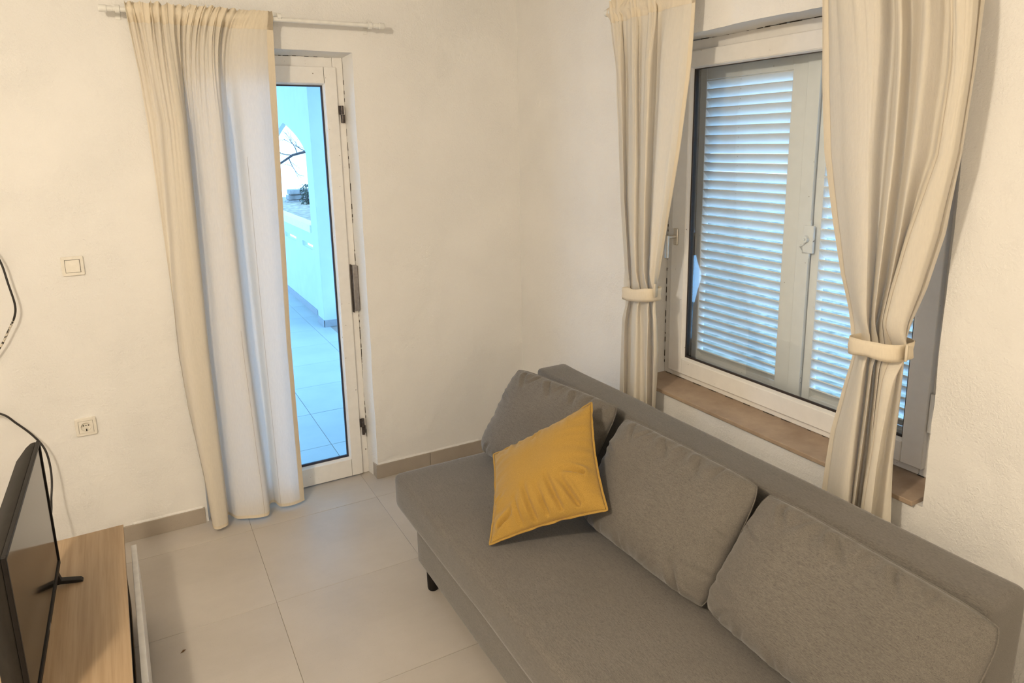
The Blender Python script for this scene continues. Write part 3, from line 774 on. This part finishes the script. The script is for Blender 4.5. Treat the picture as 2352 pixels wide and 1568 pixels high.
tieback(cl, 0, loop_(-1.068, -1.262, -0.130, -0.045), 1.140, 0.052, -0.13,
        [(-0.088, -1.262, 1.155, .03), (-0.094, -1.268, 1.158, .045), (-0.108, -1.276, 1.162, .055), (-0.122, -1.283, 1.163, .056)])
o, g = curtain('winr', 0, WINR_D, WINR_R, 2.300, 2.3, 0.010, 12, 15, tie=1.175, flat=0.0)
c2_ = empty('window_curtain', (-0.11, -2.2, 0.5)); tag(c2_, 'wide cream curtain at the right side of the shuttered window, with crossed folds', 'curtain', 'tied-back window curtains')
attach(o, c2_)
i9 = int(nu*8.75/14); seam(g, 0, [(j, i9+10) for j in range(30, nz+1, 2)], c2_, 0.0006)
strip(g, 0, list(range(0, nz+1)), list(range(i9-1, i9+10)), M['hem'], 'side_hem', c2_)
strip(g, 0, list(range(0, nz+1)), list(range(0, 10)), M['hem'], 'side_hem', c2_)
tieback(c2_, 0, loop_(-2.150, -2.300, -0.168, -0.050), 1.180, 0.046, -0.06,
        [(-0.100, -2.298, 1.176, .025), (-0.115, -2.304, 1.178, .040), (-0.135, -2.312, 1.182, .048), (-0.150, -2.322, 1.186, .046), (-0.152, -2.326, 1.188, .044)])

# ------------------------------------------------------------------ curtain rods
def bracket(parent, p, ax, mat):
    x, y, z = p; mb = MB()
    if ax == 1:
        mb.box(x-.010, x+.010, -0.004, 0.0, z-.028, z+.030); mb.tube([(x, -0.004, z+.004), (x, -0.074, z)], .006, 10)
        mb.tube([(x-.008, y, z), (x+.008, y, z)], .0155, 20)
    else:
        mb.box(-0.004, 0.0, y-.010, y+.010, z-.028, z+.030); mb.tube([(-0.004, y, z+.004), (-0.074, y, z)], .006, 10)
        mb.tube([(x, y-.008, z), (x, y+.008, z)], .0155, 20)
    return build(mb, 'bracket', mat, parent, bevel=0.001)
r1 = empty('curtain_rod', (-1.33, -0.08, 2.29)); tag(r1, 'white curtain rod on the wall above the glazed door', 'curtain rod')
mb = MB(); mb.tube([(-1.885, -.08, 2.291), (-1.30, -.08, 2.2905), (-0.800, -.08, 2.290)], .0100, 20); build(mb, 'rod', M['rod'], r1, bevel=0.0006)
mb = MB(); mb.tube([(-0.812, -.08, 2.290), (-0.785, -.08, 2.290), (-0.784, -.08, 2.290), (-0.762, -.08, 2.290), (-0.758, -.08, 2.290)], [.0118, .0118, .0150, .0150, .012], 22); f = build(mb, 'finial', M['rod'], r1, bevel=0.001)
mb = MB(); mb.tube([(-1.918, -.08, 2.291), (-1.915, -.08, 2.291), (-1.890, -.08, 2.291), (-1.889, -.08, 2.291), (-1.868, -.08, 2.291)], [.011, .0140, .0140, .0112, .0112], 22); build(mb, 'finial', M['rod'], r1, bevel=0.001)
bracket(r1, (-0.828, -.08, 2.290), 1, M['rod']); bracket(r1, (-1.852, -.08, 2.291), 1, M['rod']); bracket(r1, (-1.235, -.08, 2.302), 1, M['rod'])
r2_ = empty('curtain_rod', (-0.08, -1.68, 2.262)); tag(r2_, 'white curtain rod above the shuttered window, mostly hidden in the curtain headings', 'curtain rod')
mb = MB(); mb.tube([(-.082, -0.915, 2.262), (-.082, -2.47, 2.262)], .0100, 20); build(mb, 'rod', M['rod'], r2_, bevel=0.0006)
mb = MB(); mb.tube([(-.082, -0.893, 2.262), (-.082, -0.896, 2.262), (-.082, -0.918, 2.262)], [.011, .0145, .0145], 22); build(mb, 'finial', M['rod'], r2_, bevel=0.001)
mb = MB(); mb.tube([(-.082, -2.468, 2.262), (-.082, -2.49, 2.262), (-.082, -2.493, 2.262)], [.0145, .0145, .011], 22); build(mb, 'finial', M['rod'], r2_, bevel=0.001)
bracket(r2_, (-.082, -0.935, 2.262), 0, M['rod']); bracket(r2_, (-.082, -2.44, 2.262), 0, M['rod'])

# ------------------------------------------------------------------ switch, socket
def plate(mb, x0, x1, z0, z1, y0, y1, r, n=5):
    pts = []
    for (cx, cz, a0) in ((x1-r, z1-r, 0), (x0+r, z1-r, 90), (x0+r, z0+r, 180), (x1-r, z0+r, 270)):
        for k in range(n+1):
            a = math.radians(a0+90*k/n); pts.append((cx+r*math.cos(a), cz+r*math.sin(a)))
    mb.prism(pts, 1, y0, y1)
sw_ = empty('light_switch', (-2.133, 0, 1.281)); tag(sw_, 'white square light switch on the wall left of the door curtain', 'switch')
mb = MB(); plate(mb, -2.1735, -2.0930, 1.2415, 1.3215, -0.009, 0.0, 0.006); build(mb, 'plate', M['switch'], sw_, bevel=0.003, bseg=3)
mb = MB(); mb.box(-2.1605, -2.1060, -0.0094, -0.0088, 1.2545, 1.3085); build(mb, 'joint_line', M['hole'], sw_)
mb = MB(); mb.add([(-2.1590, -0.0115, 1.3070), (-2.1075, -0.0115, 1.3070), (-2.1075, -0.0140, 1.2560), (-2.1590, -0.0140, 1.2560), (-2.1590, -0.006, 1.3070), (-2.1075, -0.006, 1.3070), (-2.1075, -0.006, 1.2560), (-2.1590, -0.006, 1.2560)],
    [(0, 1, 2, 3), (4, 7, 6, 5), (0, 4, 5, 1), (1, 5, 6, 2), (2, 6, 7, 3), (3, 7, 4, 0)]); build(mb, 'rocker', M['switch'], sw_, bevel=0.0012)
so = empty('wall_socket', (-2.173, 0, 0.581)); tag(so, 'white square power socket on the wall below the light switch', 'socket')
mb = MB(); pts = []
for (ax_, az_, a0) in ((1, 1, 0), (-1, 1, 90), (-1, -1, 180), (1, -1, 270)):
    for k in range(6):
        a = math.radians(a0+18*k); pts.append((ax_*.034+.006*math.cos(a), az_*.034+.006*math.sin(a)))
vs = []
for (px_, pz_) in pts:
    q = 0.0272/max(abs(px_), abs(pz_))
    vs += [(-2.173+px_, 0, 0.5815+pz_), (-2.173+px_, -.006, 0.5815+pz_), (-2.173+px_*.96, -.0092, 0.5815+pz_*.96), (-2.173+px_*q, -.0092, 0.5815+pz_*q), (-2.173+px_*q, -.001, 0.5815+pz_*q)]
L = len(pts); mb.add(vs, [(k*5+j, ((k+1) % L)*5+j, ((k+1) % L)*5+j+1, k*5+j+1) for k in range(L) for j in range(4)]); build(mb, 'plate', M['switch'], so, bevel=0.003, bseg=3)
mb = MB(); n = 32; cx, cz = -2.173, 0.5815; sq = []
R0 = 0.0195; vs = []; fs = []
for k in range(n):
    a = 2*math.pi*k/n; c, s = math.cos(a), math.sin(a); q = 0.0265/max(abs(c), abs(s))
    vs += [(cx+q*c, -0.0110, cz+q*s), (cx+R0*c, -0.0110, cz+R0*s), (cx+R0*.97*c, -0.0025, cz+R0*.97*s), (cx+q*c, -0.006, cz+q*s)]
for k in range(n):
    a = k*4; b = ((k+1) % n)*4
    fs += [(a, b, b+1, a+1), (a+1, b+1, b+2, a+2), (a+3, b+3, b, a)]
fs.append(tuple(k*4+2 for k in range(n))); mb.add(vs, fs)
ins = build(mb, 'insert', M['switch'], so)
mb = MB(); mb.box(-2.2003, -2.1993, -0.0112, -0.0088, 0.5545, 0.6085); build(mb, 'joint_line', M['hole'], so)
mb = MB()
for dx, r in ((-.0095, .0028), (0, .0024), (.0095, .0028)): mb.tube([(cx+dx, -0.0032, cz+.0045), (cx+dx, -0.0015, cz+.0045)], r, 12)
mb.box(cx-.0020, cx+.0020, -0.0095, -0.0020, cz-.0190, cz-.0105); build(mb, 'pin_hole', M['hole'], so)

# ------------------------------------------------------------------ television and its bench
RZ = math.radians(1.5)
be = empty('tv_bench', (-2.25, -1.5, 0)); tag(be, 'low oak-veneered television bench with white drawer fronts at the left edge', 'tv bench')
bx0, bx1, by0, by1, bz = -2.452, -2.054, -2.42, -0.608, 0.390
parts = []
parts.append(rbox('top', M['oak'], (bx0, bx1, by0, by1, bz-.022, bz), be, bevel=0.0008))
parts.append(rbox('side_panel', M['oak'], (bx0, bx1-.012, by1-.020, by1-.001, 0.05, bz-.0222), be, bevel=0.0008))
parts.append(rbox('side_panel', M['oak'], (bx0, bx1-.012, by0+.001, by0+.020, 0.05, bz-.0222), be, bevel=0.0008))
parts.append(rbox('back_panel', M['black'], (bx0+.001, bx0+.008, by0+.021, by1-.021, 0.05, bz-.0222), be, bevel=0))
parts.append(rbox('bottom', M['oak'], (bx0+.009, bx1-.012, by0+.021, by1-.021, 0.05, 0.068), be, bevel=0.0008))
parts.append(rbox('slot_shade_panel', M['hole'], (bx1-.020, bx1-.014, by0+.021, by1-.021, 0.068, bz-.023), be, bevel=0))  # added black sheet, stands in for the shade inside the open slot
parts.append(rbox('shelf', M['black'], (bx0+.009, bx1-.021, by0+.021, by1-.021, 0.270, 0.284), be, bevel=0))
for (a, b) in ((by1-.004, -1.4045), (-1.4075, by0+.004)):
    fr_ = rbox('drawer_front', M['white'], (bx1+.014, bx1+.032, b, a, 0.055, 0.300), be, bevel=0.0015); parts.append(fr_)
for (a, b) in ((bx0+.04, by1-.05), (bx1-.06, by1-.05), (bx0+.04, by0+.05), (bx1-.06, by0+.05)):
    mb = MB(); mb.tube([(a, b, 0.0005), (a, b, 0.0498)], [.014, .017], 14); parts.append(build(mb, 'leg', M['black'], be))
pv = Matrix.Translation((bx1, by1, 0)) @ Matrix.Rotation(RZ, 4, 'Z') @ Matrix.Translation((-bx1, -by1, 0))
be.matrix_world = pv @ Matrix.Translation((-2.25, -1.5, 0))

tv = empty('television', (-2.24, -1.22, 0.39)); tag(tv, 'flat black television with a reflective screen standing on the oak bench', 'television')
tx, ty0, ty1, tz0, tz1 = -2.228, -1.585, -0.857, 0.433, 0.862
mb = MB(); ring(mb, 0, tx-.010, tx, ty0, ty1, tz0, tz1, .011, .011, .017, .011); build(mb, 'bezel', M['black'], tv, bevel=0.0015)
rbox('screen', M['screen'], (tx-.0085, tx-.0035, ty0+.009, ty1-.009, tz0+.015, tz1-.009), tv, bevel=0)
mb = MB()
def sect(x, i0, i1, zlo, zhi): return [(x, ty0+i0, zlo), (x, ty1-i1, zlo), (x, ty1-i1, zhi), (x, ty0+i0, zhi)]
S_ = [sect(tx-.0100, 0.001, 0.001, tz0+.001, tz1-.001), sect(tx-.024, 0.003, 0.003, tz0+.003, tz1-.003), sect(tx-.036, .016, .016, tz0+.012, tz1-.010), sect(tx-.060, .05, .05, tz0+.03, tz1-.035), sect(tx-.072, .10, .10, tz0+.05, tz1-.075)]
vs = [p for s in S_ for p in s]; fs = [(0, 3, 2, 1), (16, 17, 18, 19)]
for k in range(4):
    for i in range(4): fs.append((k*4+i, k*4+(i+1) % 4, k*4+4+(i+1) % 4, k*4+4+i))
mb.add(vs, fs); build(mb, 'back_housing', M['tvback'], tv, bevel=0.004, bseg=2)
mb = MB(); mb.box(tx-.0002, tx+.0006, -1.235, -1.205, tz0+.004, tz0+.011); build(mb, 'badge', M['steel'], tv)
for yy in (-0.925, -1.515):
    mb = MB(); prof = [(tx-.070, bz+.0004), (tx-.070, bz+.007), (tx-.020, bz+.022), (tx-.014, tz0+.004), (tx-.002, tz0+.004), (tx+.004, bz+.022), (tx+.056, bz+.009), (tx+.062, bz+.0004), (tx+.050, bz+.0004), (tx, bz+.010), (tx-.020, bz+.010), (tx-.058, bz+.0004)]
    v = []
    for (px_, pz_) in prof: v.append((px_, pz_))
    mb.prism([(p[0], p[1]) for p in v], 1, yy-.012, yy+.012); build(mb, 'foot', M['black'], tv, bevel=0.002)

def spline_tube(pts, r, name, mat, sub=10, n=10):
    P_ = []
    for i in range(len(pts)-1):
        a, b, c, d = pts[max(i-1, 0)], pts[i], pts[i+1], pts[min(i+2, len(pts)-1)]
        for k in range(sub): P_.append(tuple(cr(a[q], b[q], c[q], d[q], k/sub) for q in range(3)))
    P_.append(tuple(pts[-1])); mb = MB(); mb.tube(P_, r, n); return build(mb, name, mat, smooth=True)
o = spline_tube([(-2.62, -.012, 1.62), (-2.47, -.035, 1.52), (-2.40, -.05, 1.41), (-2.366, -.055, 1.333), (-2.352, -.058, 1.24), (-2.342, -.058, 1.155), (-2.351, -.055, 1.105), (-2.378, -.050, 1.052), (-2.416, -.045, 0.986), (-2.50, -.02, 0.88), (-2.62, -.012, 0.80)], .0040, 'cable', M['spatter'])
tag(o, 'black cable with white paint spatters curving against the wall left of the light switch', 'cable')
o = spline_tube([(-2.72, -.012, 0.74), (-2.56, -.04, 0.745), (-2.451, -.06, 0.719), (-2.402, -.065, 0.668), (-2.352, -.07, 0.602), (-2.320, -.08, 0.535), (-2.311, -.10, 0.445), (-2.318, -.14, 0.360), (-2.330, -.25, 0.30), (-2.40, -.45, 0.395), (-2.38, -.75, 0.42), (-2.315, -1.0, 0.50)], .0042, 'cable', M['cable'])
tag(o, 'plain black cable arching over the top corner of the television and down behind it', 'cable')

# ------------------------------------------------------------------ sofa
sx0, sx1, sy0, sy1 = -1.060, -0.200, -2.690, -0.757
so_ = empty('sofa', (-0.63, -1.72, 0)); tag(so_, 'grey-brown upholstered armless sofa bed standing under the window', 'sofa')
def soft_box(name, b, mat, parent, r, nseg=(6, 14, 3), bulge=0.0, wr=0.0, seed=0, chamfer=None):
    x0, x1, y0, y1, z0, z1 = b; bm = bmesh.new()
    bmesh.ops.create_cube(bm, size=1.0)
    for v in bm.verts: v.co = Vector(((x0+x1)/2+v.co.x*(x1-x0), (y0+y1)/2+v.co.y*(y1-y0), (z0+z1)/2+v.co.z*(z1-z0)))
    bmesh.ops.bevel(bm, geom=list(bm.edges), offset=r, segments=3, profile=0.55, affect='EDGES')
    for ax_, a, b_ in ((0, x0, x1), (1, y0, y1), (2, z0, z1)):
        n = max(1, int((b_-a)/0.035))
        for k in range(1, n):
            c = Vector((0, 0, 0)); c[ax_] = a+r*1.15+(b_-a-2.3*r)*k/n; no = Vector((0, 0, 0)); no[ax_] = 1
            bmesh.ops.bisect_plane(bm, geom=list(bm.verts)+list(bm.edges)+list(bm.faces), plane_co=c, plane_no=no)
    bm.normal_update()
    nrm = [v.normal.copy() for v in bm.verts]
    for v, n in zip(bm.verts, nrm):
        p = v.co
        e = min(p.y-y0, y1-p.y); ex = min(p.x-x0, x1-p.x)
        d = wr*(noise.noise(Vector((p.x*4+seed, p.y*4, p.z*6)))+0.6*noise.noise(Vector((p.x*14, p.y*9+seed, p.z*4)))*math.exp(-e/0.16))
        d += bulge*math.sin(math.pi*min(1, max(0, (p.x-x0)/(x1-x0))))*math.sin(math.pi*min(1, max(0, (p.y-y0)/(y1-y0))))
        v.co = p+n*d
    me = bpy.data.meshes.new(name); bm.to_mesh(me); bm.free()
    return finish(name, me, mat, parent, smooth=True)
soft_box('base', (-1.052, -0.34, -2.46, -0.990, 0.122, 0.262), M['grey'], so_, 0.008, wr=0.0015)
soft_box('mattress', (sx0, -0.352, sy0, sy1, 0.252, 0.402), M['grey'], so_, 0.026, wr=0.0035, seed=3)
soft_box('backrest', (-0.354, sx1, sy0+.002, sy1+.002, 0.20, 0.736), M['grey'], so_, 0.020, wr=0.0030, seed=9)
for (a, b) in ((-1.005, -1.022), (-1.005, -2.42), (-0.40, -1.022), (-0.40, -2.42)):
    mb = MB(); mb.tube([(a, b, 0.0006), (a, b, 0.010), (a, b, 0.1235)], [.020, .0225, .0245], 20); build(mb, 'leg', M['black'], so_, bevel=0.002)

# ------------------------------------------------------------------ cushions
def pillow(name, mat, c, T, label, cat='cushion', group=None, p=2.4, pinch=0.035, wr=0.006, seed=0, flip=1, flange=0.0, sag=0.0, e=0.62, wamp=1.0, n=56, hemr=0.0, back=0.55, cr_=0.05, creases=()):
    """c = [bottom-left, bottom-right, top-right, top-left] of the seam, T half thickness"""
    BL, BR, TR, TL = [Vector(q) for q in c]
    nn = ((BR-BL).cross(TL-BL)).normalized()*flip
    ctr = (BL+BR+TR+TL)/4; vs = []
    def base(u, v): return BL*(1-u)*(1-v)+BR*u*(1-v)+TR*u*v+TL*(1-u)*v
    def surf(u, v, s):
        # seam pulled in between the corners
        a, b = 2*u-1, 2*v-1
        ku = pinch*(1-b*b)**1.0; kv = pinch*(1-a*a)**1.0
        uu = 0.5+a/2*(1-ku-cr_*abs(b)**7); vv = 0.5+b/2*(1-kv-cr_*abs(a)**7)
        P_ = base(uu, vv)
        fa = max(0, 1-abs(a)**p); fb = max(0, 1-abs(b)**p)
        h = (fa*fb)**e
        edge = 1-(1-fa)*(1-fb)
        P_ = P_+nn*(s*T*(1 if s > 0 else back)*h)
        # sag: more filling towards the bottom
        P_ = P_+nn*(s*T*sag*h*(0.5-v))
        near = math.exp(-min(1-abs(a), 1-abs(b))/0.16)
        w1 = noise.noise(Vector((u*3+seed, v*3, s*2)))*0.7
        # creases running in from the edges
        if abs(b) > abs(a): w2 = noise.noise(Vector((u*17+seed, v*2.2, s)))
        else: w2 = noise.noise(Vector((u*2.2+seed, v*15, s+5)))
        k = min(1, h*1.6)
        P_ = P_+nn*(s*(wr*w1*k+wr*1.3*near*w2*k*wamp))
        if s > 0:
            for (u0_, v0_, u1_, v1_, dep_, wid_) in creases:
                dx, dy = u1_-u0_, v1_-v0_; L2 = dx*dx+dy*dy; t = ((u-u0_)*dx+(v-v0_)*dy)/L2
                tc = min(1, max(0, t)); q2 = (u-u0_-dx*tc)**2+(v-v0_-dy*tc)**2
                P_ = P_+nn*(-2.3*dep_*math.exp(-q2/(wid_*wid_))*(1-0.75*tc)*k+1.5*dep_*math.exp(-((math.sqrt(q2)-1.7*wid_)/wid_)**2)*(1-tc)*k)
        return P_
    W = n+1; mb = MB()
    def tt(i):
        a = i/n*2-1; return 0.5+0.5*math.copysign(abs(a)**0.8, a) if False else 0.5-0.5*math.cos(math.pi*i/n)*(0.35)-0.5*0.65*(1-2*i/n)
    idx = {}
    for s in (1, -1):
        for j in range(W):
            for i in range(W):
                if s == -1 and (i in (0, n) or j in (0, n)): idx[(s, i, j)] = idx[(1, i, j)]; continue
                mb.v.append(tuple(surf(tt(i), tt(j), s))); idx[(s, i, j)] = len(mb.v)-1
        for j in range(n):
            for i in range(n):
                q = (idx[(s, i, j)], idx[(s, i+1, j)], idx[(s, i+1, j+1)], idx[(s, i, j+1)])
                mb.f.append(q if s == 1 else q[::-1])
    o = build(mb, name, mat, smooth=True)
    tag(o, label, cat, group)
    border = [(i, 0) for i in range(n)]+[(n, j) for j in range(n)]+[(i, n) for i in range(n, 0, -1)]+[(0, j) for j in range(n, 0, -1)]
    pts = [Vector(mb.v[idx[(1, i, j)]]) for i, j in border]
    if flange:
        m2 = MB(); L = len(pts); vs = []
        for k, q in enumerate(pts):
            t = (pts[(k+1) % L]-pts[k-1]).normalized(); out = t.cross(nn); 
            if out.dot(q-ctr) < 0: out = -out
            i, j = border[k]; cor = min(abs(i-0)+abs(j-0), abs(i-n)+abs(j), abs(i-n)+abs(j-n), abs(i)+abs(j-n))/n
            wv = 0.0035*noise.noise(Vector((k*0.17, seed, 2)))*5*min(1, cor*8)*0.35
            o_ = out*flange
            vs += [tuple(q+nn*0.0014), tuple(q+o_+nn*(wv+0.001)), tuple(q+o_+nn*(wv-0.001)), tuple(q-nn*0.0014)]
        fs = []
        for k in range(L):
            a_ = k*4; b_ = ((k+1) % L)*4
            fs += [(a_, b_, b_+1, a_+1), (a_+1, b_+1, b_+2, a_+2), (a_+2, b_+2, b_+3, a_+3)]
        m2.add(vs, fs); build(m2, 'flange', mat, o, smooth=False)
    else:
        m2 = MB(); m2.tube([tuple(q) for q in pts]+[tuple(pts[0])], 0.0022, 5, caps=False); build(m2, 'seam', mat, o, smooth=True)
    return o
G_ = 'grey cushions along the sofa back'
CRS = [(.12, .97, .20, .84, .007, .016), (.26, .98, .22, .88, .006, .014), (.38, .97, .47, .86, .008, .016), (.52, .98, .50, .9, .006, .013), (.64, .97, .70, .85, .007, .015), (.80, .98, .78, .9, .006, .013),
       (.10, .03, .18, .16, .006, .016), (.24, .02, .27, .12, .006, .013), (.45, .02, .42, .14, .007, .016), (.60, .02, .66, .13, .006, .014), (.86, .03, .80, .2, .010, .022), (.03, .72, .14, .66, .006, .016), (.97, .55, .88, .60, .006, .016)]
CRY = [(.30, .04, .26, .26, .009, .020), (.42, .04, .36, .34, .011, .022), (.54, .04, .48, .30, .010, .020), (.66, .05, .58, .36, .011, .022), (.80, .06, .70, .30, .012, .024), (.10, .10, .22, .16, .014, .024),
       (.90, .30, .74, .36, .010, .022), (.50, .97, .46, .86, .006, .018), (.25, .97, .30, .86, .006, .018), (.04, .35, .12, .38, .006, .018)]
pillow('sofa_cushion', M['cush'], [(-.668, -.782, .418), (-.545, -1.36, .418), (-.405, -1.445, .795), (-.500, -.842, .790)], .072,
       'grey-brown cushion at the far end of the sofa, behind the yellow cushion', group=G_, seed=1, p=3.6, e=0.52, pinch=0.0, wr=0.015, flip=1, sag=0.6, n=72, creases=CRS)
pillow('sofa_cushion', M['cush'], [(-.600, -1.47, .424), (-.590, -2.080, .424), (-.425, -2.119, .790), (-.425, -1.492, .780)], .074,
       'middle grey-brown cushion against the sofa back, right of the yellow cushion', group=G_, seed=5, p=3.6, e=0.52, pinch=0.0, wr=0.015, flip=1, sag=0.6, n=72, creases=CRS)
pillow('sofa_cushion', M['cush'], [(-.578, -2.062, .424), (-.590, -2.715, .424), (-.425, -2.752, .762), (-.425, -2.134, .783)], .076,
       'large grey-brown cushion at the near end of the sofa, in the bottom right corner', group=G_, seed=9, p=3.6, e=0.52, pinch=0.0, wr=0.015, flip=1, sag=0.6, n=72, creases=CRS)
pillow('throw_pillow', M['mustard'], [(-.955, -1.452, .417), (-.655, -1.700, .578), (-.520, -1.420, .822), (-.775, -1.140, .570)], .072,
       'mustard yellow cushion with a flat edge, tilted on one corner on the sofa', seed=14, p=2.6, e=0.66, pinch=0.07, wr=0.015, flip=1, flange=0.007, wamp=1.6, back=0.7, cr_=0.0, n=72, creases=CRY)

# ------------------------------------------------------------------ small litter
lf = MB(); lf.add([(-1.922, -0.908, .0005), (-1.913, -0.899, .004), (-1.903, -0.897, .001), (-1.912, -0.906, .0008)], [(0, 1, 2, 3)])
lo_ = build(lf, 'dry_leaf', M['litter'], recalc=False); s = lo_.modifiers.new('t', 'SOLIDIFY'); s.thickness = .0008
tag(lo_, 'tiny brown dry leaf crumb lying on the floor tiles near the bench', 'leaf')
